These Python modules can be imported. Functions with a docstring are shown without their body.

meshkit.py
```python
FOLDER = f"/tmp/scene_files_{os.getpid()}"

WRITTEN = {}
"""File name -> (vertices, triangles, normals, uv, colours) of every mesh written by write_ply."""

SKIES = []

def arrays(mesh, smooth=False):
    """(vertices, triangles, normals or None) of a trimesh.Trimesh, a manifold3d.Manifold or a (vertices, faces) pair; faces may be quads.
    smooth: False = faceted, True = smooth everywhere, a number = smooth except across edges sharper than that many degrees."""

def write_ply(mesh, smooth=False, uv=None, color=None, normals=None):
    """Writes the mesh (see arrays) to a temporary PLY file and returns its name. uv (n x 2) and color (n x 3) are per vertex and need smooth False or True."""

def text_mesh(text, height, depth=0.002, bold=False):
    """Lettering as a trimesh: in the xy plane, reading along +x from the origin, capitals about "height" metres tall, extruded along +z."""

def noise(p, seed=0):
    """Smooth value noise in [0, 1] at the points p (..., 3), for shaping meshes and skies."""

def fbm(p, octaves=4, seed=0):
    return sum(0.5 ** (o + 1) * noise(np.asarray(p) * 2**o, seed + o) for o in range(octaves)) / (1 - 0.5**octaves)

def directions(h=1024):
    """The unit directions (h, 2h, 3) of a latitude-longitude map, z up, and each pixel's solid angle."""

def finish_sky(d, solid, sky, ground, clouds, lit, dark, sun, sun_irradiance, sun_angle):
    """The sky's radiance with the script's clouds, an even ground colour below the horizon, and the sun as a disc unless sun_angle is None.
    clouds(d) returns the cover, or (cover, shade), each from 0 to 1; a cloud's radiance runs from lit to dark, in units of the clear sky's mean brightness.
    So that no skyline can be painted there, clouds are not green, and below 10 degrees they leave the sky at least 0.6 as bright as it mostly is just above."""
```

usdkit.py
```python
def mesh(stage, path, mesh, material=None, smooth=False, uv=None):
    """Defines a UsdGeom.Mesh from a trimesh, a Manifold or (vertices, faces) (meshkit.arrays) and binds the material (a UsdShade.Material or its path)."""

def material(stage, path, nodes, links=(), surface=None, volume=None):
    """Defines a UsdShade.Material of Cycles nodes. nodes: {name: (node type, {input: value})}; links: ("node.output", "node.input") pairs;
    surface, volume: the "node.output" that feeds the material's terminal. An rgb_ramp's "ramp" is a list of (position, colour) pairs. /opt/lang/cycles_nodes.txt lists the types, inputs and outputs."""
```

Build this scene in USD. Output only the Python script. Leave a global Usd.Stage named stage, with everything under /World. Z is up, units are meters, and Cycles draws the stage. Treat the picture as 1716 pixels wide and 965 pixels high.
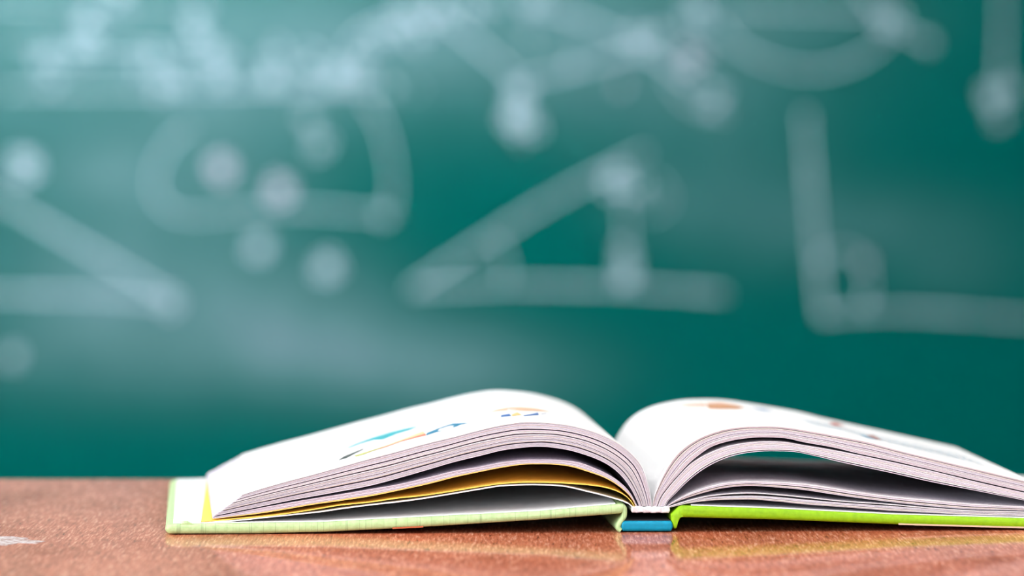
import math, random
import numpy as np, trimesh, usdkit, meshkit
from pxr import Usd, UsdGeom, UsdLux, Sdf, Gf, Vt
stage = Usd.Stage.CreateInMemory()
UsdGeom.SetStageUpAxis(stage, UsdGeom.Tokens.z)
UsdGeom.SetStageMetersPerUnit(stage, 1.0)
world = UsdGeom.Xform.Define(stage, '/World')
stage.SetDefaultPrim(world.GetPrim())

# picture geometry: a long lens a good two metres in front of the book, looking slightly down
D = 2.19                                   # camera to the spine of the book, metres
F = 8400.0                                 # focal length in pixels of the 1716-wide frame
ZT = 0.76                                  # table top above the floor
CAMZ = ZT + 0.1885
TH = float(np.arctan((482.5 - 172) / F))     # pitch
A = float(np.radians(3.45))                # how far the book is turned on the table
YB = 5.0                                   # face of the chalkboard
DEEP = 0.255                               # spine length of the pages
# how much lower each pair of page curves lies at the head of the book than at the foot (fraction of its height)
FALL = {'left_top': .02, 'left_under': .02, 'left_second_top': .03, 'left_second_under': .03, 'left_gold': -.58, 'left_white': .0,
        'right_top': .09, 'right_under': .09, 'right_second_top': .09, 'right_second_under': .08,
        'right_third_top': .72, 'right_third_under': .72, 'right_loose': .68, 'right_fourth_top': .5, 'right_fourth_under': .5}
from scipy.interpolate import PchipInterpolator, CubicSpline


def curve(points, n=64):
    """n points along a smooth curve through the given (u, z) millimetres, evenly by length, in metres."""
    p = np.array(points, float) / 1000
    s = np.r_[0, np.cumsum(np.hypot(*np.diff(p, axis=0).T))]
    f = PchipInterpolator(s, p) if len(p) > 2 else (lambda t: np.stack([np.interp(t, s, p[:, 0]), np.interp(t, s, p[:, 1])], 1))
    q = f(np.linspace(0, s[-1], 400))
    k = np.array([1, 2, 3, 4, 3, 2, 1.]); k /= k.sum()
    if len(p) > 8:
        for _ in range(2):
            e = np.vstack([np.repeat(q[:1], 3, 0), q, np.repeat(q[-1:], 3, 0)])
            q2 = np.stack([np.convolve(e[:, i], k, 'valid') for i in (0, 1)], 1)
            q2[0], q2[-1] = q[0], q[-1]; q = q2
    s = np.r_[0, np.cumsum(np.hypot(*np.diff(q, axis=0).T))]; t = np.linspace(0, s[-1], n)
    return np.stack([np.interp(t, s, q[:, 0]), np.interp(t, s, q[:, 1])], 1)


def drop(z, s, v, fall):
    """height of a page curve at depth v: the head of the book lies a little lower than the foot"""
    w = np.clip(v / DEEP, 0, 1); w = w * w * (3 - 2 * w)
    return z - fall * w * np.maximum(z - 0.0115, 0) * np.minimum(s * 4, 1)


def surface(points, fall):
    c = curve(points, 400); g = np.linspace(0, 1, 400)
    def at(s, v):
        u, z = np.interp(s, g, c[:, 0]), np.interp(s, g, c[:, 1])
        return u, drop(z, s, v, fall)
    return at

# ------------------------------------------------------------------ camera
cam = UsdGeom.Camera.Define(stage, '/World/camera')
cam.AddTranslateOp().Set(Gf.Vec3d(0, -D, CAMZ))
cam.AddRotateXOp().Set(90 - math.degrees(TH))
cam.CreateHorizontalApertureAttr(36.0)
cam.CreateVerticalApertureAttr(36.0 * 965 / 1716)
cam.CreateFocalLengthAttr(36.0 * F / 1716)
cam.CreateFStopAttr(6.6)
cam.CreateFocusDistanceAttr(D + 0.003)
cam.CreateClippingRangeAttr(Gf.Vec2f(0.05, 60))
cam.CreateExposureAttr(0.0)

# ------------------------------------------------------------------ light: daylight of the left windows (the ceiling lamps carry their own)
LAMP = 6.2            # ceiling diffusers
DAYLIGHT = (30.0, 17.0, 6.0)
FRONT_DAYLIGHT = 6.0         # sky seen through each left window
ADDED_BOARD_LAMP = 235.0      # unseen strip lamp, added to grade the light across the chalkboard
def daylight(name, x, y, z, w, h, rot, power):
    l = UsdLux.RectLight.Define(stage, '/World/' + name)
    l.AddTranslateOp().Set(Gf.Vec3d(x, y, z)); l.AddRotateXYZOp().Set(Gf.Vec3f(*rot))
    l.CreateWidthAttr(w); l.CreateHeightAttr(h); l.CreateIntensityAttr(power); l.CreateColorAttr(Gf.Vec3f(.93, .97, 1.0))
WX = -2.9                                                # the left wall
WINDOWS = [(-2.6, 1.5), (-0.3, 1.5), (3.7, 1.7)]           # y of the centre, width
for i, (wy, ww) in enumerate(WINDOWS):
    daylight('window_daylight' + ('_%03d' % i if i else ''), WX - .12, wy, 1.75, 1.4, ww - .1, (0, -90, 0), DAYLIGHT[i])
daylight('window_daylight_%03d' % len(WINDOWS), -.2, -4.32, 1.65, 2.7, 1.3, (90, 0, 0), FRONT_DAYLIGHT)
dome = UsdLux.DomeLight.Define(stage, '/World/sky'); dome.CreateIntensityAttr(0.6); dome.CreateColorAttr(Gf.Vec3f(.85, .93, 1.0))

# ------------------------------------------------------------------ measured shapes (millimetres in the book's own frame; metres on the board)
CURVES = {'left_cover_bottom': [(-211.19, -0.21), (-179.2, -0.12), (-142.71, 0.48), (-100.93, 2.35), (-48.57, 5.37), (-13.41, 7.81), (-9.99, 8.19)],
 'left_cover_top': [(-211.18, 4.49), (-194.8, 4.53), (-142.71, 4.92), (-91.51, 7.28), (-48.57, 9.17), (-22.86, 11.4), (-10.0, 12.39)],
 'left_gold': [(-5.53, 11.06), (-6.58, 13.16), (-10.26, 16.59), (-14.73, 18.71), (-21.29, 20.31), (-32.05, 21.41), (-43.07, 21.99), (-52.24, 22.16), (-62.98, 21.69), (-73.72, 20.29), (-84.71, 18.51), (-100.92, 16.23),
               (-109.02, 15.49), (-121.82, 13.71), (-134.87, 12.47), (-142.7, 11.2), (-156.0, 9.17), (-168.77, 7.67), (-181.79, 6.56), (-195.58, 5.32)],
 'left_joint': [(-12.89, 10.96), (-10.78, 11.08), (-9.73, 9.76), (-10.26, 6.88), (-12.09, 4.0), (-12.88, 2.17), (-11.56, 0.58)],
 'left_second_top': [(-4.22, 11.05), (-5.53, 13.68), (-7.64, 17.36), (-13.16, 22.64), (-21.3, 27.13), (-32.06, 30.85), (-43.07, 31.69), (-52.24, 31.72), (-62.98, 30.72), (-73.72, 28.67), (-84.7, 26.89), (-95.43, 24.32),
                     (-109.02, 21.24), (-121.82, 19.08), (-134.87, 16.92), (-147.91, 14.89), (-168.76, 11.33), (-181.78, 8.78), (-190.63, 7.25)],
 'left_second_under': [(-5.0, 11.05), (-6.58, 14.21), (-11.32, 18.96), (-18.41, 23.45), (-26.55, 26.37), (-34.94, 28.77), (-43.07, 29.59), (-52.24, 29.63), (-62.98, 28.37), (-73.72, 26.32), (-84.71, 24.01), (-95.43, 21.28),
                       (-109.02, 18.36), (-121.82, 15.81), (-134.87, 13.91), (-147.91, 12.14), (-156.0, 10.74), (-168.76, 8.71), (-181.78, 7.21), (-191.15, 6.21)],
 'left_top': [(2.09, 11.02), (1.83, 14.17), (0.51, 20.21), (-2.13, 28.36), (-7.65, 34.94), (-15.8, 40.74), (-26.56, 44.98), (-37.57, 47.38), (-52.25, 48.49), (-62.98, 47.22), (-73.71, 44.91), (-84.7, 42.07), (-95.68, 39.5),
              (-109.01, 35.89), (-121.8, 32.55), (-134.85, 28.94), (-147.89, 25.34), (-155.98, 23.29), (-168.74, 19.69), (-177.86, 16.86)],
 'left_under': [(-3.43, 11.05), (-5.01, 14.73), (-6.59, 17.88), (-11.32, 24.47), (-18.41, 30.01), (-26.55, 33.45), (-37.57, 36.38), (-48.31, 37.47), (-52.24, 37.23), (-62.98, 35.96), (-73.71, 33.39), (-84.7, 30.82),
                (-95.42, 27.72), (-109.02, 23.86), (-121.81, 20.52), (-134.87, 18.09), (-147.91, 15.8), (-155.99, 14.4), (-168.76, 11.85), (-181.78, 9.3), (-190.63, 7.52)],
 'left_white': [(-6.06, 10.8), (-7.63, 12.38), (-15.78, 15.3), (-26.54, 18.11), (-37.56, 20.52), (-43.07, 20.94), (-52.24, 21.11), (-62.98, 20.77), (-73.72, 19.25), (-84.71, 17.46), (-100.92, 14.92), (-109.02, 13.91),
                (-121.82, 12.54), (-134.87, 10.9), (-142.7, 9.76), (-156.0, 8.39), (-168.77, 7.15), (-181.79, 5.9), (-198.44, 5.2)],
 'lining_bottom': [(-6.84, 8.17), (9.72, 8.09)],
 'lining_top': [(-7.11, 11.06), (10.24, 10.98)],
 'right_cover_bottom': [(13.4, 6.24), (56.6, 4.97), (109.42, 2.6), (166.37, 0.72), (216.85, -0.06)],
 'right_cover_top': [(13.4, 11.49), (56.59, 9.83), (109.41, 6.94), (166.35, 5.08), (216.83, 3.9)],
 'right_fourth_top': [(9.72, 10.72), (11.82, 11.5), (20.5, 13.82), (31.29, 15.08), (44.98, 15.41), (56.58, 14.83), (69.24, 13.59), (87.46, 12.05), (108.6, 10.5), (126.33, 9.23), (144.6, 8.08), (166.35, 7.19), (187.32, 5.89)],
 'right_fourth_under': [(9.72, 10.32), (12.35, 10.84), (18.92, 12.25), (31.29, 13.5), (44.99, 13.7), (56.58, 12.86), (69.25, 11.48), (87.46, 10.08), (108.61, 8.39), (126.34, 7.38), (144.61, 6.37), (166.35, 5.74), (187.85, 4.84)],
 'right_joint': [(16.82, 10.16), (14.19, 9.65), (12.09, 7.82), (12.62, 5.45), (12.09, 3.09), (12.1, 0.99)],
 'right_joint_outline': [(17.08, 11.08), (13.93, 10.7), (10.25, 7.56), (10.78, 4.15), (11.83, 0.73), (12.88, 1.25), (13.41, 3.61), (14.72, 5.97), (17.09, 6.74)],
 'right_loose': [(9.19, 10.85), (17.08, 13.31), (25.76, 15.37), (34.18, 16.38), (44.98, 16.86), (56.58, 16.14), (69.24, 14.9), (87.46, 12.97), (105.43, 11.7), (126.33, 9.76), (144.6, 8.48), (166.34, 7.85), (187.32, 6.42)],
 'right_second_top': [(4.72, 11.01), (5.77, 13.89), (9.44, 19.12), (15.22, 25.66), (19.16, 29.58), (23.1, 32.19), (28.63, 34.92), (36.78, 37.64), (44.94, 38.92), (53.11, 39.42), (60.22, 39.12), (69.19, 37.64), (81.33, 35.62),
                      (93.48, 33.2), (108.55, 29.98), (126.28, 25.95), (144.56, 21.39), (162.59, 17.23), (177.99, 13.86)],
 'right_second_under': [(8.14, 10.99), (8.93, 12.82), (12.34, 16.22), (17.59, 21.45), (23.11, 25.89), (28.63, 29.28), (36.79, 32.65), (44.95, 34.33), (53.11, 34.95), (63.13, 34.78), (75.27, 32.49), (87.41, 29.55), (99.31, 26.99),
                        (108.56, 24.98), (126.29, 20.95), (144.57, 17.31), (162.61, 13.67), (181.46, 9.62)],
 'right_third_top': [(8.66, 10.99), (11.29, 12.81), (17.6, 16.2), (25.75, 19.18), (34.17, 21.11), (44.97, 21.85), (56.57, 21.53), (69.23, 20.69), (81.37, 18.92), (93.52, 16.89), (108.59, 14.84), (126.32, 13.15), (144.59, 11.38),
                     (166.33, 10.09), (186.24, 8.8)],
 'right_third_under': [(8.93, 10.85), (11.82, 12.28), (18.65, 14.88), (25.76, 16.95), (34.18, 18.88), (44.97, 19.75), (56.57, 19.04), (69.23, 17.79), (81.38, 15.89), (93.53, 14.13), (108.6, 12.21), (126.33, 10.28), (144.6, 8.88),
                       (166.34, 8.24), (186.78, 6.95)],
 'right_top': [(2.35, 11.02), (2.88, 14.17), (5.76, 21.76), (9.43, 28.83), (13.37, 34.07), (17.57, 37.72), (23.09, 40.98), (28.61, 43.19), (36.77, 45.26), (44.93, 46.01), (53.09, 46.11), (60.21, 45.69), (72.34, 43.8),
               (84.22, 41.65), (96.37, 39.24), (108.53, 35.9), (126.26, 31.48), (144.54, 27.06), (162.57, 22.63), (174.52, 19.67)],
 'right_under': [(4.46, 11.01), (5.51, 14.15), (9.18, 19.39), (14.96, 25.92), (18.9, 30.11), (23.1, 33.5), (28.1, 36.89), (34.15, 38.97), (42.3, 40.51), (50.47, 41.11), (60.22, 40.78), (69.19, 38.82), (81.33, 36.67),
                 (93.48, 33.73), (108.55, 30.51), (126.28, 26.35), (144.56, 21.92), (162.59, 17.75), (177.73, 14.38)],
 'spine_bottom': [(-12.35, 0.2), (12.1, 0.07)],
 'spine_top': [(-11.57, 4.79), (11.3, 4.67)]}
PRINTS = [('teal_feather', (0.02, 0.5, 0.58), 'left_top',
  [(0.7565, 0.1019), (0.7294, 0.1142), (0.6887, 0.125), (0.6488, 0.1291), (0.6177, 0.1269), (0.584, 0.1192), (0.6058, 0.1079), (0.6372, 0.107), (0.6665, 0.0953), (0.6742, 0.0955), (0.6916, 0.107), (0.723, 0.1053),
   (0.7472, 0.0988)]),
 ('dark_streak', (0.06, 0.08, 0.08), 'left_top', [(0.781, 0.0423), (0.7646, 0.0572), (0.7447, 0.063), (0.7186, 0.0709), (0.7215, 0.0643), (0.7422, 0.0533), (0.763, 0.0408)]),
 ('yellow_patch', (0.6, 0.62, 0.2), 'left_top', [(0.7437, 0.0436), (0.7246, 0.0446), (0.6783, 0.0495), (0.6782, 0.046), (0.7244, 0.0337), (0.7413, 0.0342)]),
 ('yellow_patch', (0.9, 0.72, 0.4), 'left_top', [(0.6859, 0.0497), (0.6341, 0.0629), (0.5812, 0.0776), (0.5793, 0.0617), (0.6317, 0.0552), (0.6789, 0.0465)]),
 ('orange_strip', (0.85, 0.3, 0.2), 'left_top', [(0.7238, 0.0375), (0.679, 0.0456), (0.6354, 0.056), (0.5792, 0.0605), (0.5805, 0.0474), (0.6363, 0.0511), (0.6759, 0.042)]),
 ('blue_pen', (0.0, 0.26, 0.45), 'left_top',
  [(0.5802, 0.0472), (0.5753, 0.061), (0.5477, 0.0741), (0.5113, 0.0822), (0.4888, 0.0651), (0.4815, 0.0566), (0.4955, 0.0611), (0.5133, 0.0666), (0.5215, 0.0722), (0.5452, 0.0686), (0.5519, 0.0591), (0.5487, 0.0532)]),
 ('blue_pen', (0.0, 0.26, 0.45), 'left_top', [(0.5521, 0.0581), (0.5413, 0.0526), (0.5176, 0.0568), (0.5135, 0.0656), (0.4953, 0.0621), (0.51, 0.0565), (0.5492, 0.0512)]),
 ('orange_arc', (0.88, 0.6, 0.4), 'left_top', [(0.4309, 0.0958), (0.3968, 0.1088), (0.3465, 0.1124), (0.3097, 0.1089), (0.2848, 0.0924), (0.3211, 0.0851), (0.3523, 0.0809), (0.405, 0.0934)]),
 ('blue_shape', (0.05, 0.2, 0.55), 'left_top', [(0.4103, 0.0513), (0.4059, 0.064), (0.387, 0.0645), (0.388, 0.0485)]),
 ('blue_shape', (0.05, 0.2, 0.55), 'left_top', [(0.3634, 0.0446), (0.3361, 0.0616), (0.3202, 0.0762), (0.3255, 0.0541), (0.3609, 0.0408)]),
 ('yellow_patch', (0.85, 0.65, 0.25), 'left_top', [(0.3861, 0.0552), (0.3681, 0.0717), (0.3637, 0.0496), (0.3854, 0.0449)]),
 ('grey_dash', (0.3, 0.3, 0.4), 'left_top', [(0.4362, 0.0698), (0.4232, 0.0688), (0.4235, 0.0651), (0.4364, 0.0661)]),
 ('grey_dash', (0.3, 0.3, 0.4), 'left_top', [(0.3156, 0.0673), (0.301, 0.0777), (0.3016, 0.0736), (0.3162, 0.0633)]),
 ('orange_arc', (0.75, 0.4, 0.22), 'right_top', [(0.3289, 0.223), (0.3688, 0.2278), (0.3977, 0.212), (0.407, 0.184), (0.3682, 0.158), (0.3258, 0.1581), (0.3051, 0.1649)]),
 ('orange_arc', (0.85, 0.6, 0.48), 'right_top', [(0.2507, 0.2297), (0.2782, 0.2276), (0.3259, 0.2232), (0.3113, 0.1857), (0.2725, 0.1973)]),
 ('blue_shape', (0.3, 0.45, 0.65), 'right_top', [(0.4227, 0.1952), (0.4679, 0.2139), (0.485, 0.1948), (0.4498, 0.1828)]),
 ('red_patch', (0.6, 0.12, 0.07), 'right_top', [(0.6138, 0.1833), (0.6651, 0.2281), (0.669, 0.2025), (0.6137, 0.1571)]),
 ('red_patch', (0.55, 0.28, 0.25), 'right_top', [(0.6604, 0.1103), (0.7075, 0.1528), (0.693, 0.0991), (0.6587, 0.0794)]),
 ('blue_shape', (0.4, 0.6, 0.75), 'right_top', [(0.6328, 0.0998), (0.6603, 0.1125), (0.6695, 0.0805), (0.6318, 0.065)])]
CHALK_LINES = [('chalk_line', 0.0068, [(-0.7857, 0.8407), (-0.7173, 0.8005), (-0.6063, 0.7363), (-0.4866, 0.6652)]), ('chalk_line', 0.0068, [(-0.7863, 0.6763), (-0.6493, 0.6729), (-0.5379, 0.6677), (-0.478, 0.6592)]),
 ('chalk_curve', 0.0043, [(-0.4603, 0.9143), (-0.4903, 0.8904), (-0.5083, 0.8561), (-0.5101, 0.8176), (-0.4905, 0.7945), (-0.4349, 0.7877), (-0.3749, 0.7937), (-0.2893, 0.7962), (-0.2209, 0.7911), (-0.1695, 0.7877)]),
 ('chalk_curve', 0.0043, [(-0.2121, 0.9545), (-0.1933, 0.928), (-0.1797, 0.8929), (-0.1712, 0.839), (-0.1738, 0.8005), (-0.1849, 0.7774)]), ('chalk_line', 0.0034, [(-0.7165, 1.0356), (-0.5626, 1.0288), (-0.5028, 1.0254)]),
 ('chalk_line', 0.0043, [(-0.7253, 0.9656), (-0.5628, 0.9656), (-0.3746, 0.969), (-0.2121, 0.9758)]), ('chalk_line', 0.0034, [(-0.6952, 1.01), (-0.5969, 1.0117), (-0.3916, 1.0058)]),
 ('chalk_line', 0.0043, [(-0.7505, 1.0886), (-0.6308, 1.0869), (-0.477, 1.0886)]), ('chalk_line', 0.006, [(-0.0966, 1.0698), (-0.0496, 1.0314), (0.0017, 0.9861)]),
 ('chalk_line', 0.006, [(0.0188, 1.0911), (0.0872, 1.0715), (0.1727, 1.0339), (0.2583, 0.9741)]), ('chalk_line', 0.0051, [(0.0188, 0.9801), (0.1043, 1.0015), (0.1984, 1.0339)]),
 ('chalk_curve', 0.0043, [(0.2966, 1.0613), (0.3266, 1.0271), (0.378, 1.0032), (0.4336, 0.9946), (0.4891, 1.0075), (0.5318, 1.0356), (0.5488, 1.0613)]), ('chalk_line', 0.0043, [(0.3094, 1.0835), (0.4291, 1.08), (0.5317, 1.0783)]),
 ('chalk_line', 0.0051, [(0.4974, 1.1125), (0.5403, 1.0655), (0.6002, 1.0339)]), ('chalk_line', 0.0043, [(0.7025, 1.1295), (0.7019, 1.0442), (0.6979, 0.9673)]),
 ('chalk_line', 0.006, [(-0.1439, 0.6814), (-0.0497, 0.7431), (0.036, 0.7962), (0.113, 0.839), (0.19, 0.8767)]), ('chalk_line', 0.006, [(-0.1439, 0.6814), (-0.0069, 0.6866), (0.1645, 0.6832), (0.3015, 0.6746)]),
 ('chalk_curve', 0.0043, [(-0.0342, 0.7551), (-0.0154, 0.7363), (-0.0086, 0.7106), (-0.0111, 0.6849)]), ('chalk_line', 0.0034, [(0.1601, 0.8134), (0.1644, 0.7534), (0.1645, 0.6849)]),
 ('chalk_line', 0.006, [(0.4209, 0.9331), (0.4262, 0.8561), (0.4332, 0.7705), (0.4455, 0.642)]), ('chalk_line', 0.0051, [(0.4455, 0.642), (0.55, 0.6489), (0.6357, 0.6454), (0.7556, 0.6369)]),
 ('chalk_line', 0.0034, [(0.4402, 0.726), (0.4984, 0.726), (0.5053, 0.7149), (0.5037, 0.6549)]), ('chalk_curve', 0.0026, [(0.2071, 0.839), (0.2243, 0.8048), (0.1986, 0.7877)]),
 ('chalk_curve', 0.0034, [(0.2241, 0.9929), (0.2412, 0.9588), (0.284, 0.9374), (0.3011, 0.9673)]), ('chalk_line', 0.0034, [(-0.1865, 0.9673), (-0.2549, 0.9673), (-0.3233, 0.9605)]),
 ('chalk_curve', 0.0043, [(-0.2377, 1.0186), (-0.2206, 1.0442), (-0.1693, 1.0655), (-0.1009, 1.0698)])]
CHALK_MARKS = [(-0.7, 0.8544, 0.0205, 11.065), (-0.4159, 0.8527, 0.0223, 7.607), (-0.3338, 0.8219, 0.0223, 7.146), (-0.2772, 0.8861, 0.0291, 5.071), (-0.2892, 0.9203, 0.0223, 2.305), (-0.3639, 0.7397, 0.0257, 6.224),
 (-0.2663, 0.7106, 0.0257, 7.607), (-0.7181, 0.5837, 0.0223, 3.688), (-0.6695, 1.01, 0.0342, 2.215), (-0.6139, 1.0228, 0.0377, 3.408), (-0.6568, 0.9758, 0.0257, 1.704), (-0.5242, 1.0058, 0.0377, 4.089),
 (-0.4557, 1.0442, 0.0308, 4.26), (-0.4943, 0.9716, 0.0428, 4.771), (-0.4258, 1.0143, 0.0342, 5.112), (-0.4191, 0.9844, 0.0223, 3.748), (-0.3489, 0.9801, 0.0291, 5.793), (-0.3403, 1.01, 0.0342, 2.385),
 (-0.2848, 1.0015, 0.0342, 2.726), (-0.248, 0.9887, 0.0308, 5.112), (-0.2164, 0.9972, 0.0342, 2.556), (-0.5624, 1.0937, 0.0428, 5.112), (-0.6052, 1.0655, 0.0428, 2.045), (-0.4513, 1.0741, 0.0342, 1.704),
 (-0.1522, 1.0698, 0.0377, 6.134), (-0.1864, 1.0442, 0.0342, 3.408), (-0.0992, 1.0766, 0.0342, 5.793), (-0.1351, 1.0442, 0.0342, 2.045), (-0.0496, 1.0869, 0.0342, 1.844), (0.0274, 1.0911, 0.0342, 2.766),
 (0.183, 1.0339, 0.0377, 5.994), (0.0103, 0.9656, 0.0291, 5.533), (0.0068, 0.9246, 0.0308, 9.682), (0.0205, 0.9058, 0.0342, 3.688), (0.0248, 1.0348, 0.0034, 1.153), (-0.1728, 0.9682, 0.0034, 1.704),
 (-0.1351, 0.9673, 0.0034, 0.511), (0.1557, 0.9716, 0.0068, 1.383), (0.2582, 1.01, 0.0342, 4.61), (0.2624, 1.0741, 0.0377, 5.071), (0.2925, 0.9459, 0.0377, 2.305), (0.5403, 1.0647, 0.0342, 6.916), (0.5959, 1.0339, 0.0103, 1.844),
 (0.6894, 0.9545, 0.0274, 6.455), (0.7133, 0.9673, 0.0223, 2.766), (0.6981, 0.9246, 0.0205, 2.305), (0.1472, 0.8347, 0.0377, 6.916), (0.1729, 0.8202, 0.0308, 2.766), (0.1627, 0.6986, 0.0257, 5.994), (0.161, 0.7406, 0.0086, 2.766),
 (0.4427, 0.7191, 0.0068, 1.844), (0.5044, 0.7191, 0.0068, 1.844), (0.4498, 0.6523, 0.0068, 1.614), (0.5046, 0.6592, 0.0068, 1.383), (-0.4909, 0.6609, 0.0291, 4.61), (0.1627, 0.7191, 0.0257, 2.305),
 (-0.1866, 0.7877, 0.0171, 1.844), (0.3015, 0.6746, 0.0068, 0.692), (0.2069, 1.0425, 0.0257, 3.227), (0.0872, 1.0015, 0.0205, 1.383)]
CHALK_DUST = [(-0.6053, 1.0442, 0.359, 0.188, 0.12), (-0.6831, 0.7962, 0.137, 0.171, 0.15), (0.0359, 1.0613, 0.385, 0.094, 0.2), (-0.631, 1.0442, 0.282, 0.128, 0.36), (-0.3489, 1.0186, 0.257, 0.103, 0.36), (-0.0496, 1.0442, 0.257, 0.094, 0.3),
 (0.224, 1.0015, 0.205, 0.111, 0.3), (0.3355, 0.8134, 0.137, 0.094, 0.18), (-0.4519, 0.839, 0.163, 0.111, 0.35), (-0.5802, 0.8476, 0.068, 0.043, 0.3), (-0.5208, 0.6849, 0.188, 0.094, 0.5), (-0.3238, 0.6506, 0.146, 0.077, 0.45),
 (-0.1868, 0.582, 0.171, 0.06, 0.45), (-0.0497, 0.5562, 0.154, 0.051, 0.3), (-0.5981, 0.6163, 0.128, 0.068, 0.25), (-0.5125, 0.582, 0.257, 0.068, 0.25), (0.5068, 0.7705, 0.188, 0.051, 0.2), (0.6355, 0.702, 0.103, 0.043, 0.12),
 (-0.3068, 0.6077, 0.103, 0.051, 0.25), (0.2071, 0.8134, 0.068, 0.051, 0.15), (0.4035, 1.0698, 0.171, 0.034, 0.2)]
WORN = [[(-0.2301, -0.019), (-0.2174, -0.016), (-0.2093, -0.025), (-0.2108, -0.0309), (-0.2007, -0.0397), (-0.2037, -0.0514), (-0.2116, -0.0485), (-0.2156, -0.0601), (-0.226, -0.0572)]]
BOOK_AT = (0.05947, 0.00520, 0.76000)

rng = np.random.default_rng(7)

# ------------------------------------------------------------------ helpers
def path_free(parent, name):
    base = parent + '/' + name
    if not stage.GetPrimAtPath(base): return base
    i = 1
    while stage.GetPrimAtPath('%s_%03d' % (base, i)): i += 1
    return '%s_%03d' % (base, i)
def keys(p, label=None, category=None, group=None, kind=None):
    for k, v in (('label', label), ('category', category), ('group', group), ('kind', kind)):
        if v: p.SetCustomDataByKey(k, v)
    return p
def thing(name, label, category, loc=(0, 0, 0), rotz=0, group=None):
    x = UsdGeom.Xform.Define(stage, path_free('/World', name))
    x.AddTranslateOp().Set(Gf.Vec3d(*map(float, loc))); x.AddRotateZOp().Set(rotz)
    return keys(x.GetPrim(), label, category, group)
def obj(name, mesh, mat, parent=None, smooth=False, label=None):
    p = path_free(str(parent.GetPath()) if parent else '/World', name)
    m = usdkit.mesh(stage, p, mesh, mat, smooth)
    return keys(m.GetPrim(), label)
def part(name, parent, label=None):
    return keys(UsdGeom.Xform.Define(stage, path_free(str(parent.GetPath()), name)).GetPrim(), label)
def struct(name, mesh, mat, parent=None, label=None):
    o = obj(name, mesh, mat, parent)
    return keys(o, label, None, None, None if parent else 'structure')
def box(x0, x1, y0, y1, z0, z1):
    return trimesh.creation.box(bounds=[[x0, y0, z0], [x1, y1, z1]])
def rbox(x0, x1, y0, y1, z0, z1, r=.004):
    """a box with rounded edges"""
    import manifold3d
    pts = [s.apply_translation([x, y, z]) for x in (x0 + r, x1 - r) for y in (y0 + r, y1 - r) for z in (z0 + r, z1 - r) for s in [trimesh.creation.icosphere(2, r)]]
    return trimesh.util.concatenate(pts).convex_hull
def join(ms): return trimesh.util.concatenate(ms)
def lin(c): return tuple((x / 12.92 if x <= .04045 else ((x + .055) / 1.055) ** 2.4) for x in (v / 255 for v in c))
def mat(name, nodes, links=(), surface='p.BSDF'):
    return usdkit.material(stage, '/World/Looks/' + name, nodes, links, surface=surface)
def plain(name, color, rough=.6, **kw):
    return mat(name, {'p': ('principled_bsdf', {'base_color': color, 'roughness': rough, **kw})})
def grid(P, flip=False):
    """(a, b, 3) array of points -> triangles"""
    a, b = P.shape[:2]; i = np.arange(a * b).reshape(a, b)
    q = np.stack([i[:-1, :-1], i[1:, :-1], i[1:, 1:], i[:-1, 1:]], -1).reshape(-1, 4)
    f = np.vstack([q[:, [0, 1, 2]], q[:, [0, 2, 3]]])
    return P.reshape(-1, 3), f[:, ::-1] if flip else f
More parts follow.
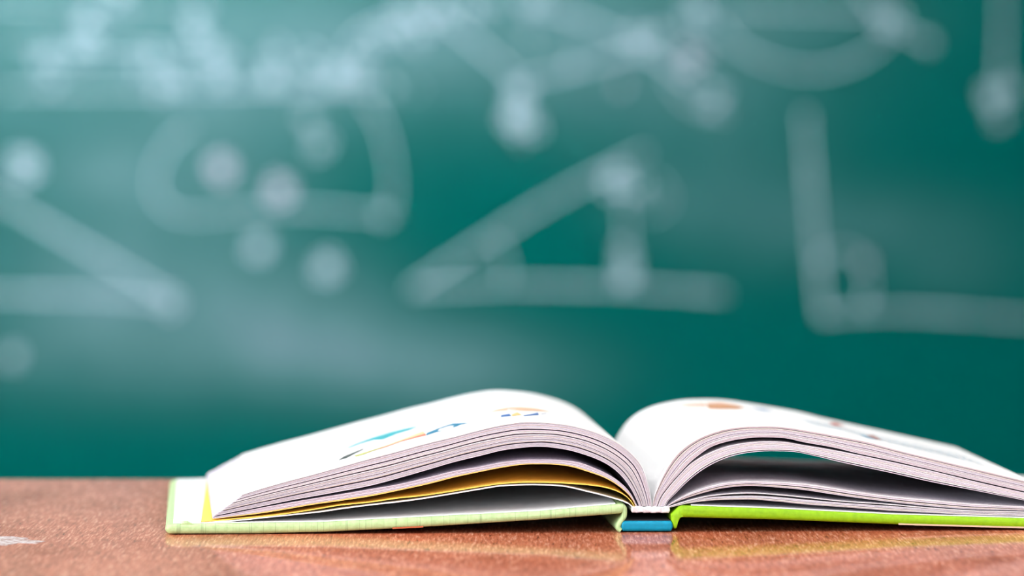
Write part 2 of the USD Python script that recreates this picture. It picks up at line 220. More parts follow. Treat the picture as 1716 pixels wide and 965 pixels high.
def closed(P):
    """closed skin of a ring-wise array (stations, ring, 3), capped at both ends"""
    n, m = P.shape[:2]; i = np.arange(n * m).reshape(n, m); j = np.roll(i, -1, 1)
    q = np.stack([i[:-1], i[1:], j[1:], j[:-1]], -1).reshape(-1, 4)
    f = [q[:, [0, 1, 2]], q[:, [0, 2, 3]]]
    v = np.vstack([P.reshape(-1, 3), P[0].mean(0), P[-1].mean(0)])
    f.append(np.stack([np.full(m, n * m), i[0], j[0]], 1)); f.append(np.stack([np.full(m, n * m + 1), j[-1], i[-1]], 1))
    t = trimesh.Trimesh(v, np.vstack(f), process=False)
    if t.volume < 0: t.invert()
    return t

# ------------------------------------------------------------------ materials
def paper(name, color, alt, scale=60.0):
    return mat(name, {'g': ('geometry', {}), 'm': ('mapping', {'scale': (scale, 6.0, scale * 3)}), 'n': ('noise_texture', {'scale': 14.0, 'detail': 3.0}),
                      'r': ('rgb_ramp', {'ramp': [(.3, alt), (.62, color)]}), 'p': ('principled_bsdf', {'roughness': .75, 'specular_ior_level': .25})},
               [('g.position', 'm.vector'), ('m.vector', 'n.vector'), ('n.fac', 'r.fac'), ('r.color', 'p.base_color')])
PAPERS = [paper('paper_white', (.75, .73, .77), (.67, .645, .70)), paper('paper_lilac', (.68, .63, .72), (.59, .54, .64)), paper('paper_cream', (.74, .705, .68), (.65, .61, .585))]
PAPER_TOP = plain('paper_open', (.87, .87, .88), .6, specular_ior_level=.3)
PAPER_GOLD = plain('paper_gold', (.95, .66, .11), .7)
PAPER_ORANGE = plain('paper_orange', (.95, .62, .18), .7)
END_PAPER = plain('endpaper', (.84, .85, .86), .7)
def cloth(name, color, dark, crease):
    nodes = {'t': ('texture_coordinate', {}), 'n': ('noise_texture', {'scale': 420.0, 'detail': 4.0}), 'r': ('rgb_ramp', {'ramp': [(.25, dark), (.6, color)]}),
             'm': ('mapping', {'scale': (190.0, 2.0, 2.0)}), 'c': ('noise_texture', {'scale': 1.0, 'detail': .5}),
             'cr': ('rgb_ramp', {'ramp': [(.0, (0, 0, 0)), (.49, (0, 0, 0)), (.5, (1, 1, 1)), (.51, (0, 0, 0)), (1, (0, 0, 0))]}),
             'x': ('math', {'math_type': 'multiply', 'value2': crease}), 'b': ('bump', {'strength': .2, 'distance': .0005}),
             'p': ('principled_bsdf', {'roughness': .45, 'specular_ior_level': .22}), 'p2': ('principled_bsdf', {'base_color': tuple(.45 * a for a in dark), 'roughness': .6}), 'mx': ('mix_closure', {})}
    return mat(name, nodes,
               [('t.object', 'n.vector'), ('n.fac', 'r.fac'), ('r.color', 'p.base_color'), ('t.object', 'm.vector'), ('m.vector', 'c.vector'), ('c.fac', 'cr.fac'),
                ('cr.color', 'x.value1'), ('x.value', 'mx.fac'), ('p.BSDF', 'mx.closure1'), ('p2.BSDF', 'mx.closure2'), ('n.fac', 'b.height'), ('b.normal', 'p.normal')], surface='mx.closure')
COVER_PALE = cloth('cover_pale_green', (.49, .68, .34), (.39, .56, .25), .55)
COVER_LIME = cloth('cover_lime', (.28, .54, .009), (.22, .44, .007), .06)
COVER_CYAN = cloth('cover_cyan', (.0, .27, .45), (.0, .23, .38), .0)
TAN = plain('cover_tan', (.72, .50, .34), .6)
ORANGE_PRINT = plain('cover_orange_print', (.5, .11, .03), .5)
LINING = mat('spine_lining', {'t': ('texture_coordinate', {}), 'n': ('noise_texture', {'scale': 700.0, 'detail': 3.0}), 'r': ('rgb_ramp', {'ramp': [(.3, (.7, .68, .72)), (.6, (.88, .87, .9))]}),
                              'b': ('bump', {'strength': .6, 'distance': .001}), 'p': ('principled_bsdf', {'roughness': .9})},
             [('t.object', 'n.vector'), ('n.fac', 'r.fac'), ('r.color', 'p.base_color'), ('n.fac', 'b.height'), ('b.normal', 'p.normal')])

WOOD = mat('red_brown_wood', {
    't': ('texture_coordinate', {}), 'm': ('mapping', {'rotation': (0, 0, .09), 'scale': (420.0, 26.0, 60.0)}), 'n': ('noise_texture', {'scale': 2.2, 'detail': 5.0, 'roughness': .65}),
    'm2': ('mapping', {'rotation': (0, 0, .09), 'scale': (9.0, 2.2, 4.0)}), 'n2': ('noise_texture', {'scale': 2.0, 'detail': 4.0, 'distortion': .4}),
    'r': ('rgb_ramp', {'ramp': [(.28, (.13, .030, .014)), (.40, (.41, .100, .047)), (.54, (.57, .165, .083)), (.70, (.84, .44, .31))]}),
    'r2': ('rgb_ramp', {'ramp': [(.3, (.72, .72, .72)), (.7, (1.15, 1.12, 1.1))]}),
    'x': ('vector_math', {'math_type': 'multiply'}),
    'rr': ('rgb_ramp', {'ramp': [(.3, (.45, .45, .45)), (.7, (.32, .32, .32))]}),
    'b': ('bump', {'strength': .03, 'distance': .0003}),
    'p': ('principled_bsdf', {'specular_ior_level': .04, 'coat_weight': .40, 'coat_roughness': .06, 'coat_ior': 1.36})},
    [('t.object', 'm.vector'), ('m.vector', 'n.vector'), ('t.object', 'm2.vector'), ('m2.vector', 'n2.vector'), ('n.fac', 'r.fac'), ('n2.fac', 'r2.fac'),
     ('r.color', 'x.vector1'), ('r2.color', 'x.vector2'), ('x.vector', 'p.base_color'), ('n2.fac', 'rr.fac'), ('rr.color', 'p.roughness'), ('n.fac', 'b.height'), ('b.normal', 'p.normal')])

CLEAN, DUSTY = (.0, .122, .107), (.31, .42, .52)
BOARD = mat('chalkboard_green', {
    'a': ('attribute', {'attribute': 'dust'}), 't': ('texture_coordinate', {}), 'n': ('noise_texture', {'scale': 9.0, 'detail': 6.0, 'roughness': .6}),
    'mr': ('map_range', {'from_min': .25, 'from_max': .75, 'to_min': .75, 'to_max': 1.25}), 'k': ('math', {'math_type': 'multiply', 'use_clamp': True}),
    'r': ('rgb_ramp', {'ramp': [(0, CLEAN), (.45, (.115, .265, .285)), (1, DUSTY)]}), 'p': ('principled_bsdf', {'roughness': .9, 'specular_ior_level': .0})},
    [('t.object', 'n.vector'), ('n.fac', 'mr.value'), ('a.fac', 'k.value1'), ('mr.result', 'k.value2'), ('k.value', 'r.fac'), ('r.color', 'p.base_color')])
CHALK = mat('chalk', {'t': ('texture_coordinate', {}), 'n': ('noise_texture', {'scale': 260.0, 'detail': 3.0}), 'r': ('rgb_ramp', {'ramp': [(.3, (.50, .69, .82)), (.6, (.64, .83, .97))]}),
                      'p': ('principled_bsdf', {'roughness': .95, 'specular_ior_level': .1})}, [('t.object', 'n.vector'), ('n.fac', 'r.fac'), ('r.color', 'p.base_color')])
CHALK_PINK = plain('chalk_pink', (.72, .74, .92), .95)
FRAME = plain('aluminium_frame', (.55, .56, .58), .35, metallic=.8)
WALL = mat('painted_wall', {'t': ('texture_coordinate', {}), 'n': ('noise_texture', {'scale': 3.0, 'detail': 5.0}), 'r': ('rgb_ramp', {'ramp': [(.3, (.50, .51, .49)), (.7, (.55, .56, .54))]}),
                            'p': ('principled_bsdf', {'roughness': .85})}, [('t.object', 'n.vector'), ('n.fac', 'r.fac'), ('r.color', 'p.base_color')])
CEIL = plain('ceiling_white', (.8, .8, .8), .9)
FLOOR = mat('floor_vinyl', {'t': ('texture_coordinate', {}), 'n': ('noise_texture', {'scale': 5.0, 'detail': 6.0}), 'r': ('rgb_ramp', {'ramp': [(.3, (.26, .24, .21)), (.7, (.34, .31, .28))]}),
                            'p': ('principled_bsdf', {'roughness': .4})}, [('t.object', 'n.vector'), ('n.fac', 'r.fac'), ('r.color', 'p.base_color')])
LIGHT_PANEL = mat('lamp_diffuser', {'p': ('principled_bsdf', {'base_color': (.9, .9, .9), 'roughness': .5, 'emission_color': (1.0, .97, .95), 'emission_strength': LAMP})})
WHITE_METAL = plain('white_metal', (.8, .8, .8), .4)
GLASS = mat('window_glass', {'tr': ('transparent_bsdf', {}), 'gl': ('glossy_bsdf', {'roughness': .02}), 'f': ('fresnel', {'IOR': 1.45}), 'mx': ('mix_closure', {})},
            [('f.fac', 'mx.fac'), ('tr.BSDF', 'mx.closure1'), ('gl.BSDF', 'mx.closure2')], surface='mx.closure')

# ------------------------------------------------------------------ the room
zs0, zs1 = 1.0, 2.5
X, Y0, Y1, H, T = 4.0, -4.2, YB + .035, 3.0, .12
struct('floor', box(WX - T, X + T, Y0 - T, Y1 + T, -.1, 0), FLOOR)
struct('ceiling', box(WX - T, X + T, Y0 - T, Y1 + T, H, H + .1), CEIL)
struct('wall_back', box(WX - T, X + T, Y1, Y1 + T, 0, H), WALL)
struct('wall_front', join([box(WX - T, -1.6, Y0 - T, Y0, 0, H), box(1.2, X + T, Y0 - T, Y0, 0, H), box(-1.6, 1.2, Y0 - T, Y0, 0, zs0), box(-1.6, 1.2, Y0 - T, Y0, 2.3, H)]), WALL)
struct('wall_right', box(X, X + T, Y0, Y1, 0, H), WALL)
pieces, last = [], Y0
for wy, ww in WINDOWS:
    pieces += [box(WX - T, WX, last, wy - ww / 2, 0, H), box(WX - T, WX, wy - ww / 2, wy + ww / 2, 0, zs0), box(WX - T, WX, wy - ww / 2, wy + ww / 2, zs1, H)]; last = wy + ww / 2
pieces.append(box(WX - T, WX, last, Y1, 0, H))
struct('wall_left', join(pieces), WALL)
for i, (wy, ww) in enumerate(WINDOWS):
    w = UsdGeom.Xform.Define(stage, '/World/window_%d' % (i + 1)).GetPrim(); keys(w, kind='structure')
    a, b = wy - ww / 2, wy + ww / 2
    struct('window_frame', join([rbox(WX - .08, WX - .02, a, a + .05, zs0, zs1), rbox(WX - .08, WX - .02, b - .05, b, zs0, zs1), rbox(WX - .08, WX - .02, a, b, zs0, zs0 + .05), rbox(WX - .08, WX - .02, a, b, zs1 - .05, zs1), rbox(WX - .075, WX - .025, wy - .02, wy + .02, zs0, zs1)]), WHITE_METAL, w)
    for s in (-1, 1):
        c = wy + s * ww / 4; struct('pane', box(WX - .052, WX - .048, c - ww / 4 + .03, c + ww / 4 - .03, zs0 + .03, zs1 - .03), GLASS, w)
w = UsdGeom.Xform.Define(stage, '/World/window_%d' % (len(WINDOWS) + 1)).GetPrim(); keys(w, kind='structure')
struct('window_frame', join([rbox(x, x + .05, Y0 - .08, Y0 - .02, zs0, 2.3) for x in (-1.6, -.69, .22, 1.15)] + [rbox(-1.6, 1.2, Y0 - .08, Y0 - .02, z, z + .05) for z in (zs0, 2.25)]), WHITE_METAL, w)
for x in (-1.56, -.65, .26): struct('pane', box(x, x + .9, Y0 - .052, Y0 - .048, zs0 + .03, 2.27), GLASS, w)
for n, m in (('baseboard_back', box(WX, X, Y1 - .015, Y1, 0, .09)), ('baseboard_left', box(WX, WX + .015, Y0, Y1, 0, .09)), ('baseboard_right', box(X - .015, X, Y0, Y1, 0, .09))):
    struct(n, m, WHITE_METAL)

ROWS = [(-3.3, 'front row farthest from the chalkboard'), (-1.6, 'middle row'), (0.0, 'back row above the open book')]
COLS = [(-1.7, 'beside the windows'), (0.4, 'in the centre'), (2.5, 'beside the right wall')]
for y, row in ROWS:
    for x, col in COLS:
        l = thing('ceiling_light', 'white ceiling light panel of the %s, %s' % (row, col), 'ceiling light', (x, y, H), 0, 'ceiling light panels')
        obj('housing', rbox(-.62, .62, -.32, .32, -.05, 0, .008), WHITE_METAL, l)
        obj('diffuser', box(-.58, .58, -.28, .28, -.056, -.049), LIGHT_PANEL, l)
# added lamp, out of view, so the chalkboard darkens to the right and down
TUBE = mat('added_lamp_tube', {'p': ('principled_bsdf', {'base_color': (.9, .9, .9), 'emission_color': (.97, .99, 1.0), 'emission_strength': ADDED_BOARD_LAMP})})
bl_ = thing('added_board_light', 'slim white strip lamp above the chalkboard, unseen, added to brighten its upper left', 'lamp', (-.8, YB, 2.16))
hood = trimesh.creation.extrude_polygon(__import__('shapely').Polygon([(-.585, -.03), (-.57, .06), (-.46, .075), (-.45, .07), (-.452, .064), (-.562, .05), (-.575, -.03)]), 1.3)
hood.apply_transform(np.array([[0, 0, 1, -.65], [1, 0, 0, 0], [0, 1, 0, 0], [0, 0, 0, 1.]]))
obj('hood', hood, WHITE_METAL, bl_)
t_ = trimesh.creation.cylinder(.018, 1.22, sections=20); t_.apply_transform(trimesh.transformations.rotation_matrix(math.pi / 2, [0, 1, 0])); t_.apply_translation([0, -.52, .02])
obj('tube', t_, TUBE, bl_, smooth=40)
for x in (-.5, .5): obj('bracket', join([rbox(x - .012, x + .012, -.52, .036, .055, .075, .003), rbox(x - .03, x + .03, .022, .036, .0, .12, .003)]), FRAME, bl_)

# ------------------------------------------------------------------ chalkboard
BX0, BX1, BZ0, BZ1 = -2.1, 2.0, .32, 1.72
board = thing('chalkboard', 'large green chalkboard with smeared white chalk diagrams, behind the table', 'chalkboard', (0, YB, 0))
nx, nz = 260, 110
gx, gz = np.meshgrid(np.linspace(BX0, BX1, nx), np.linspace(BZ0, BZ1, nz), indexing='ij')
dust = np.full(gx.shape, .0)
for cx, cz, sx, sz, k in CHALK_DUST:
    dust = dust + k * .62 * np.exp(-((gx - cx) / sx) ** 2 - ((gz - cz) / sz) ** 2)
dust = np.clip(dust * (.65 + .7 * meshkit.fbm(np.stack([gx * 5, gz * 7, 0 * gx], -1), 4, 3)), 0, 1)
v, f = grid(np.stack([gx, 0 * gx, gz], -1))
panel = obj('board_panel', (v, f), BOARD, board)
UsdGeom.PrimvarsAPI(panel).CreatePrimvar('dust', Sdf.ValueTypeNames.FloatArray, 'vertex').Set(Vt.FloatArray.FromNumpy(dust.ravel().astype(np.float32)))
obj('backing', box(BX0, BX1, .002, .033, BZ0, BZ1), FRAME, board)
for m in (rbox(BX0 - .04, BX1 + .04, -.012, .033, BZ1, BZ1 + .04), rbox(BX0 - .04, BX1 + .04, -.012, .033, BZ0 - .04, BZ0), rbox(BX0 - .04, BX0, -.012, .033, BZ0, BZ1), rbox(BX1, BX1 + .04, -.012, .033, BZ0, BZ1)):
    obj('frame_rail', m, FRAME, board)
obj('chalk_tray', join([rbox(BX0, BX1, -.09, -.01, BZ0 - .045, BZ0 - .035, .003), rbox(BX0, BX1, -.09, -.083, BZ0 - .04, BZ0 - .022, .003)]), FRAME, board)
def stroke(points, w, seed):
    """a chalk stroke: a low ridge of chalk of slightly uneven width"""
    p = np.array(points, float); s = np.r_[0, np.cumsum(np.hypot(*np.diff(p, axis=0).T))]
    n = max(8, int(s[-1] / .004)); t = np.linspace(0, s[-1], n)
    q = (CubicSpline(s, p) if len(p) > 2 else PchipInterpolator(s, p))(t) if len(p) > 2 else np.stack([np.interp(t, s, p[:, i]) for i in (0, 1)], 1)
    d = np.gradient(q, axis=0); d /= np.linalg.norm(d, axis=1, keepdims=True) + 1e-12; nrm = np.stack([-d[:, 1], d[:, 0]], 1)
    k = w / 2 * (.75 + .5 * meshkit.noise(np.stack([t * 60, 0 * t + seed, 0 * t], 1), seed))[:, None]
    ring = []
    for a, h in ((-1, 0), (-.6, -.0006), (.6, -.0006), (1, 0), (0, .0002)):
        e = q + nrm * k * a; ring.append(np.stack([e[:, 0], np.full(n, h), e[:, 1]], 1))
    return closed(np.stack(ring, 1))
for i, (kind, w, pts) in enumerate(CHALK_LINES):
    obj(kind, stroke(pts, w * 1.05, i), CHALK, board)
for i, (cx, cz, size, area) in enumerate(CHALK_MARKS):
    # a hand-written sign, too blurred to be read: a dense back-and-forth scrawl of chalk
    h = max(size / 2, .002); ink = area * 1e-4
    h = max(h, math.sqrt(ink / .86 / math.pi)); w = float(np.clip(h * .35, .002, .0075))
    gap = w * math.pi * h * h / ink; rows = max(2, int(round(2 * h / gap))); tilt = rng.uniform(-.9, .9); pts = []
    for k in range(rows + 1):
        y = -h + 2 * h * k / rows; x = math.sqrt(max(h * h - y * y, (.15 * h) ** 2)) * rng.uniform(.85, 1.1) * (1 if k % 2 else -1)
        pts += [(-x, y), (x, y + h / rows)]
    q = np.array(pts); q = q @ np.array([[math.cos(tilt), math.sin(tilt)], [-math.sin(tilt), math.cos(tilt)]])
    s = np.r_[0, np.cumsum(np.hypot(*np.diff(q, axis=0).T) + 1e-6)]
    p = np.stack([np.interp(np.linspace(0, s[-1], 3 * len(q)), s, q[:, c]) for c in (0, 1)], 1) + [cx, cz]
    obj('chalk_sign', stroke(p, w, 100 + i), CHALK_PINK if i in (1, 2, 37, 38, 51) else CHALK, board)

# ------------------------------------------------------------------ table
TX0, TX1, TY0, TY1 = -.85, .85, -.47, .3195
table = thing('table', 'glossy red-brown wooden table carrying the open book', 'table', (0, 0, 0))
obj('tabletop', rbox(TX0, TX1, TY0, TY1, ZT - .028, ZT, .003), WOOD, table, smooth=40)
for y in (TY0 + .06, TY1 - .08): obj('apron', rbox(TX0 + .07, TX1 - .07, y, y + .02, ZT - .11, ZT - .027, .003), WOOD, table)
for x in (TX0 + .05, TX1 - .10):
    for y in (TY0 + .05, TY1 - .10): obj('leg', rbox(x, x + .05, y, y + .05, 0, ZT - .027, .005), WOOD, table)

SCRATCHED = mat('bare_wood', {'t': ('texture_coordinate', {}), 'm': ('mapping', {'scale': (150.0, 60.0, 60.0)}), 'n': ('noise_texture', {'scale': 3.0, 'detail': 4.0}), 'r': ('rgb_ramp', {'ramp': [(.35, (.30, .15, .11)), (.5, (.50, .42, .42)), (.7, (.72, .68, .70))]}), 'p': ('principled_bsdf', {'roughness': .5})},
                [('t.object', 'm.vector'), ('m.vector', 'n.vector'), ('n.fac', 'r.fac'), ('r.color', 'p.base_color')])
import shapely
for w in WORN:
    P = shapely.Polygon(w).buffer(0); m = trimesh.creation.extrude_polygon(P, .00025, engine='earcut'); m.apply_translation([0, 0, ZT - .0001])
    obj('worn_patch', m, SCRATCHED, table, label='pale scratched patch')

# ------------------------------------------------------------------ the book (u across, v from foot to head, z up; foot of the spine at the origin)
book = thing('book', 'open hardback book lying on the table, pale green and lime covers, cyan spine', 'book', (BOOK_AT[0], BOOK_AT[1], BOOK_AT[2] + .0003), math.degrees(A))
C = {k: curve(p, 72) for k, p in CURVES.items()}
NV = 15
def leaf(a, b, fall, t0, t1, v0, v1, pull=0.0, skew=0.0):
    """one leaf between the curves a (t=0) and b (t=1): from t0 to t1, v0 to v1; pull shortens its fore edge"""
    n = len(a); s = np.linspace(0, 1, n); vs = np.linspace(v0, v1, NV)
    def side(t):
        c = a + (b - a) * t
        if pull:
            keep = np.linspace(0, 1 - pull, n); c = np.stack([np.interp(keep, s, c[:, i]) for i in (0, 1)], 1)
        P = np.empty((n, NV, 3)); fl = fall[0] + (fall[1] - fall[0]) * t
        for j, v in enumerate(vs):
            u = c[:, 0] + skew * (v - v0) * s
            P[:, j] = np.stack([u, np.full(n, v), drop(c[:, 1], s, v, fl)], 1)
        return P
    up, lo = side(t0), side(t1)
    ring = np.concatenate([up, lo[:, ::-1]], 1)
    return closed(ring)
def leaves(parent, top, under, count, gaps, mats, seed, fill=.86, v0=.002, first=0.0, jit=.0007, skews=(0, 0)):
    r = np.random.default_rng(seed)
    w = r.uniform(.6, 1.4, count); w = w / w.sum() * (1 - sum(g for _, g in gaps) - first)
    t, acc = first, []
    done = set()
    for i in range(count):
        for k, (at, g) in enumerate(gaps):
            if k not in done and i / count >= at: t += g; done.add(k)
        acc.append((t, t + w[i] * fill)); t += w[i]
    out = []
    for i, (t0, t1) in enumerate(acc):
        m = mats(i, count, r)
        out.append(obj('page', leaf(C[top], C[under], (FALL[top], FALL[under]), t0, t1, v0 + r.uniform(0, jit), DEEP - r.uniform(0, .001), r.uniform(0, .006), skews[0] + (skews[1] - skews[0]) * t0), m, parent, smooth=35))
    return out
def pick(i, n, r): return PAPERS[(0, 1, 2, 1, 0, 1, 1, 2, 0, 1)[i % 10]]
def pick_orange_last(i, n, r): return PAPER_ORANGE if i == n - 1 else PAPERS[int(r.choice(3, p=[.4, .5, .1]))]

op1 = obj('open_page', leaf(C['left_top'], C['left_under'], (FALL['left_top'], FALL['left_under']), 0.0, .022, .002, DEEP, 0, .007), PAPER_TOP, book, smooth=35)
op2 = obj('open_page', leaf(C['right_top'], C['right_under'], (FALL['right_top'], FALL['right_under']), 0.0, .035, .002, DEEP), PAPER_TOP, book, smooth=35)
g = part('page_bundle', book); leaves(g, 'left_top', 'left_under', 24, [(.22, .036), (.40, .03), (.60, .016), (.78, .04)], pick, 1, first=.03, skews=(.007, -.011))
g = part('page_bundle', book); leaves(g, 'left_second_top', 'left_second_under', 5, [], pick_orange_last, 2, skews=(-.011, -.011))
g = part('page_bundle', book); leaves(g, 'right_top', 'right_under', 12, [(.12, .03), (.5, .025)], pick, 3, first=.045)
g = part('page_bundle', book); leaves(g, 'right_second_top', 'right_second_under', 10, [(.82, .06)], pick, 4)
g = part('page_bundle', book); leaves(g, 'right_third_top', 'right_third_under', 4, [(.5, .1)], pick, 5)
g = part('page_bundle', book); leaves(g, 'right_fourth_top', 'right_fourth_under', 4, [(.5, .06)], pick, 6)
def single(name, cname, thick, m, skew=0.0, label=None):
    a = C[cname]; b = a - np.array([0, thick]); b[:, 0] += np.where(np.abs(np.gradient(a[:, 1])) > np.abs(np.gradient(a[:, 0])), 0, 0)
    return obj(name, leaf(a, b, (FALL[cname], FALL[cname]), 0, 1, .002, DEEP, 0, skew), m, book, smooth=35, label=label)
single('flyleaf', 'left_gold', .0005, PAPER_GOLD, skew=.009, label='golden yellow flyleaf')
single('flyleaf', 'left_white', .0006, END_PAPER)
single('flyleaf', 'right_loose', .0004, PAPERS[0])

def slab(top, bottom, v0, v1, r=.0019, endr=.0024, jig=None, cap=(True, True)):
    """cover board: section between two lines, rounded all round"""
    t, b = np.array(top), np.array(bottom)
    u0, u1 = t[:, 0].min(), t[:, 0].max()
    e = np.array([0, .08, .25, .5, .75, 1.0]) * endr
    inner = np.linspace(u0 + endr, u1 - endr, 60)[1:-1]
    us = np.r_[u0 + e, inner, u1 - e[::-1]]
    ot, ob = np.argsort(t[:, 0]), np.argsort(b[:, 0])
    rings = []
    for u in us:
        zt, zb = np.interp(u, t[ot, 0], t[ot, 1]), max(0.0, np.interp(u, b[ob, 0], b[ob, 1]))
        d = 1.0
        if u - u0 < endr and cap[0]: d = min(d, math.sqrt(max(0, 1 - (1 - (u - u0) / endr) ** 2)))
        if u1 - u < endr and cap[1]: d = min(d, math.sqrt(max(0, 1 - (1 - (u1 - u) / endr) ** 2)))
        zc, h = (zt + zb) / 2, (zt - zb) / 2 * max(d, .05); rr = min(r, h * .98); ins = (1 - d) * .0015
        pts = []
        for cv, cz, a0 in ((v1 - ins - rr, zc + h - rr, 0), (v0 + ins + rr, zc + h - rr, 90), (v0 + ins + rr, zc - h + rr, 180), (v1 - ins - rr, zc - h + rr, 270)):
            for k in range(6):
                a = math.radians(a0 + 18 * k); pts.append((u, cv + rr * math.cos(a), cz + rr * math.sin(a)))
        rings.append(pts)
    return closed(np.array(rings))
def K(name): return np.array(CURVES[name]) / 1000
VB = DEEP + .004
left = obj('cover_board', slab(K('left_cover_top'), K('left_cover_bottom'), 0, VB), COVER_PALE, book, smooth=50, label='pale green cover board')
right = obj('cover_board', slab(K('right_cover_top'), K('right_cover_bottom'), 0, VB), COVER_LIME, book, smooth=50, label='bright lime cover board')
def sheet(top, u0, u1, v0, v1, lift, thick):
    t = np.array(top); o = np.argsort(t[:, 0]); us = np.linspace(u0, u1, 40); z = np.interp(us, t[o, 0], t[o, 1])
    a = np.stack([us, z + lift + thick], 1); b = np.stack([us, z + lift], 1)
    up = np.stack([np.stack([us, np.full(40, v), a[:, 1]], 1) for v in (v0, v1)], 1); lo = np.stack([np.stack([us, np.full(40, v), b[:, 1]], 1) for v in (v1, v0)], 1)
    return closed(np.concatenate([up, lo], 1))
tl, tr = K('left_cover_top'), K('right_cover_top')
obj('pastedown', sheet(tl, tl[0, 0] + .0034, tl[-1, 0] - .004, .0016, VB - .003, .00003, .00045), END_PAPER, left)
obj('pastedown', sheet(tr, tr[0, 0] + .006, tr[-1, 0] - .0035, .0016, VB - .003, .00003, .00045), END_PAPER, right)
# folded corner of the cloth at the foot of the pale cover
c0 = tl[0]
fold = trimesh.convex.convex_hull(np.array([[c0[0] + .0005, .0008, c0[1] - .0018], [c0[0] + .0095, .0006, c0[1] + .0006], [c0[0] + .0125, .0006, c0[1] - .0002], [c0[0] + .0095, .003, c0[1] + .0011], [c0[0] + .0015, .006, c0[1] - .0002], [c0[0] + .011, .006, c0[1]]]))
obj('folded_corner', fold, COVER_PALE, left)
bl, br = K('left_cover_bottom'), K('right_cover_bottom')
def patch(line, u0, u1, v0, v1):
    o = np.argsort(line[:, 0]); us = np.linspace(u0, u1, 20); z = np.interp(us, line[o, 0], line[o, 1])
    up = np.stack([np.stack([us, np.full(20, v), z + .0006], 1) for v in (v0, v1)], 1); lo = np.stack([np.stack([us, np.full(20, v), z - .0001], 1) for v in (v1, v0)], 1)
    return closed(np.concatenate([up, lo], 1))
obj('cover_print', patch(br, .111, br[-1, 0] - .003, .0001, .2), TAN, right, label='tan printed edge')
obj('cover_print', patch(bl, -.112, -.0985, .0001, .2), ORANGE_PRINT, left, label='orange printed edge')

obj('spine_board', slab(K('spine_top'), K('spine_bottom'), 0, VB, .0015, .0012), COVER_CYAN, book, smooth=50, label='cyan spine board')
SPINE_SHADE = plain('spine_shade_dark', (.012, .012, .02), .9)  # near-black colour paints the shade inside the hollow of the spine
st = K('spine_top'); obj('spine_shade_sheet', sheet(st, st[0, 0] + .0012, st[-1, 0] - .0012, .0012, VB - .002, .00002, .0003), SPINE_SHADE, book, label='dark sheet standing in for the shade inside the hollow spine')
ln = slab(K('lining_top'), K('lining_bottom'), .0018, DEEP, .0008, .0008).subdivide()
ln.vertices += (meshkit.noise(ln.vertices * 900)[:, None] - .5) * np.array([.0004, .0003, .0005])
obj('spine_lining', ln, LINING, book, smooth=40, label='rough white back of the page block')
def ribbon(line, th, v0, v1, seed, wob=.0004):
    c = curve(line, 36); d = np.gradient(c, axis=0); d /= np.linalg.norm(d, axis=1, keepdims=True); nr = np.stack([-d[:, 1], d[:, 0]], 1)
    P = []
    vs = np.r_[v0, v0 + th * .12, v0 + th * .4, v0 + th, np.linspace(v0 + 2 * th, v1, 24)]
    for i in range(36):
        ring = []
        for sgn in (1, -1):
            for j, v in enumerate(vs if sgn == 1 else vs[::-1]):
                jj = j if sgn == 1 else len(vs) - 1 - j
                k = [.3, .65, .9, 1][jj] if jj < 4 else 1
                q = c[i] + nr[i] * sgn * th / 2 * k + nr[i] * wob * (meshkit.noise(np.array([i * .12, v * 90, seed * 3.1])) - .5) * 2
                ring.append((q[0], v, q[1]))
        P.append(ring)
    return closed(np.array(P))
obj('cover_joint', ribbon(CURVES['left_joint'], .0026, .0004, VB, 1), COVER_PALE, book, smooth=50, label='pale green folded joint')
jw = np.array(CURVES['right_joint_outline']) / 1000
def fold_of(outline, v0, v1, seed):
    import shapely
    P = shapely.Polygon(outline).buffer(-.0004).buffer(.0004).segmentize(.0008); o = np.array(P.exterior.coords)[:-1]; c = o.mean(0); rings = []
    for v, k in [(v0, .55), (v0 + .0003, .8), (v0 + .0009, .95), (v0 + .002, 1)] + [(v, 1) for v in np.linspace(v0 + .01, v1, 20)]:
        q = c + (o - c) * k; w = (meshkit.noise(np.column_stack([q[:, 0] * 260, np.full(len(q), v * 60), q[:, 1] * 260 + seed])) - .5)[:, None]
        q = q + (o - c) * w * .22; rings.append(np.column_stack([q[:, 0], np.full(len(q), v), q[:, 1]]))
    return closed(np.array(rings))
obj('cover_joint', fold_of(jw, .0003, VB, 2), COVER_LIME, book, smooth=50, label='lime crumpled joint')

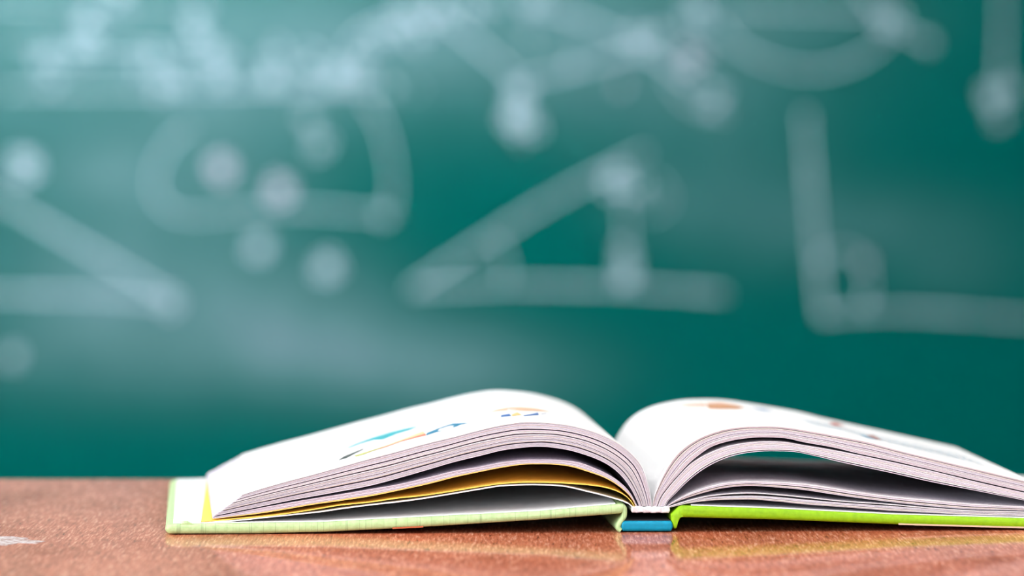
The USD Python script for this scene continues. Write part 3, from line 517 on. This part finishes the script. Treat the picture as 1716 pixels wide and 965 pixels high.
# flat print on the open pages
from shapely.geometry import Polygon
import shapely
COLORS = {}
def laid(cname):
    c, g = C[cname], np.linspace(0, 1, 72); k = .007 if cname == 'left_top' else 0
    return lambda s, v: (np.interp(s, g, c[:, 0]) + k * (v - .002) * s, drop(np.interp(s, g, c[:, 1]), s, v, FALL[cname]))
def print_mesh(poly, cname):
    """a printed patch: the polygon in (s, v) cut into strips and laid 0.05 mm above the page"""
    P = Polygon([(s * 100, v * 1000) for s, v in poly]).buffer(0)
    if P.geom_type != 'Polygon': P = max(P.geoms, key=lambda g: g.area)
    P = shapely.segmentize(P, .6)
    v2, f2 = trimesh.creation.triangulate_polygon(P, engine='earcut')
    vv = np.column_stack([v2, np.zeros(len(v2))]); m = trimesh.Trimesh(vv, f2, process=False)
    for _ in range(2):
        m = m.subdivide()
    sf = laid(cname); out = []
    for s, v, _ in m.vertices:
        s, v = s / 100, v / 1000; u, z = sf(s, v); u2, z2 = sf(min(s + .004, 1), v); u1, z1 = sf(max(s - .004, 0), v)
        n = np.array([-(z2 - z1), u2 - u1]); n /= np.linalg.norm(n) + 1e-12
        if n[1] < 0: n = -n
        out.append((u + n[0] * .0001, v, z + n[1] * .0001))
    return trimesh.Trimesh(np.array(out), m.faces, process=False)
for kind, color, cname, poly in PRINTS:
    key = 'ink_%03d' % (len(COLORS) + 1)
    if color not in COLORS: COLORS[color] = plain(key, tuple(c ** 1.12 * .82 for c in color), .5)
    obj(kind, print_mesh(poly, cname), COLORS[color], op1 if cname == 'left_top' else op2)
# rows of small pale print on the right-hand page: only its texture can be seen
INK_TEXT = plain('ink_text', (.45, .62, .75), .6)
sf = laid('right_top'); r = np.random.default_rng(21)
for row in range(9):
    v = .085 + row * .0085; s, ms = .52, []
    while s < .93:
        w = r.uniform(.008, .022)
        pts = []
        for q in np.linspace(s, min(s + w, .94), 5):
            u, z = sf(q, v); u3, z3 = sf(q, v + .0024); pts.append([(u, v, z + .0001), (u3, v + .0024, z3 + .0001)])
        ms.append(trimesh.Trimesh(*grid(np.array(pts)), process=False)); s += w + .006
    obj('text_line', join(ms), INK_TEXT, op2)
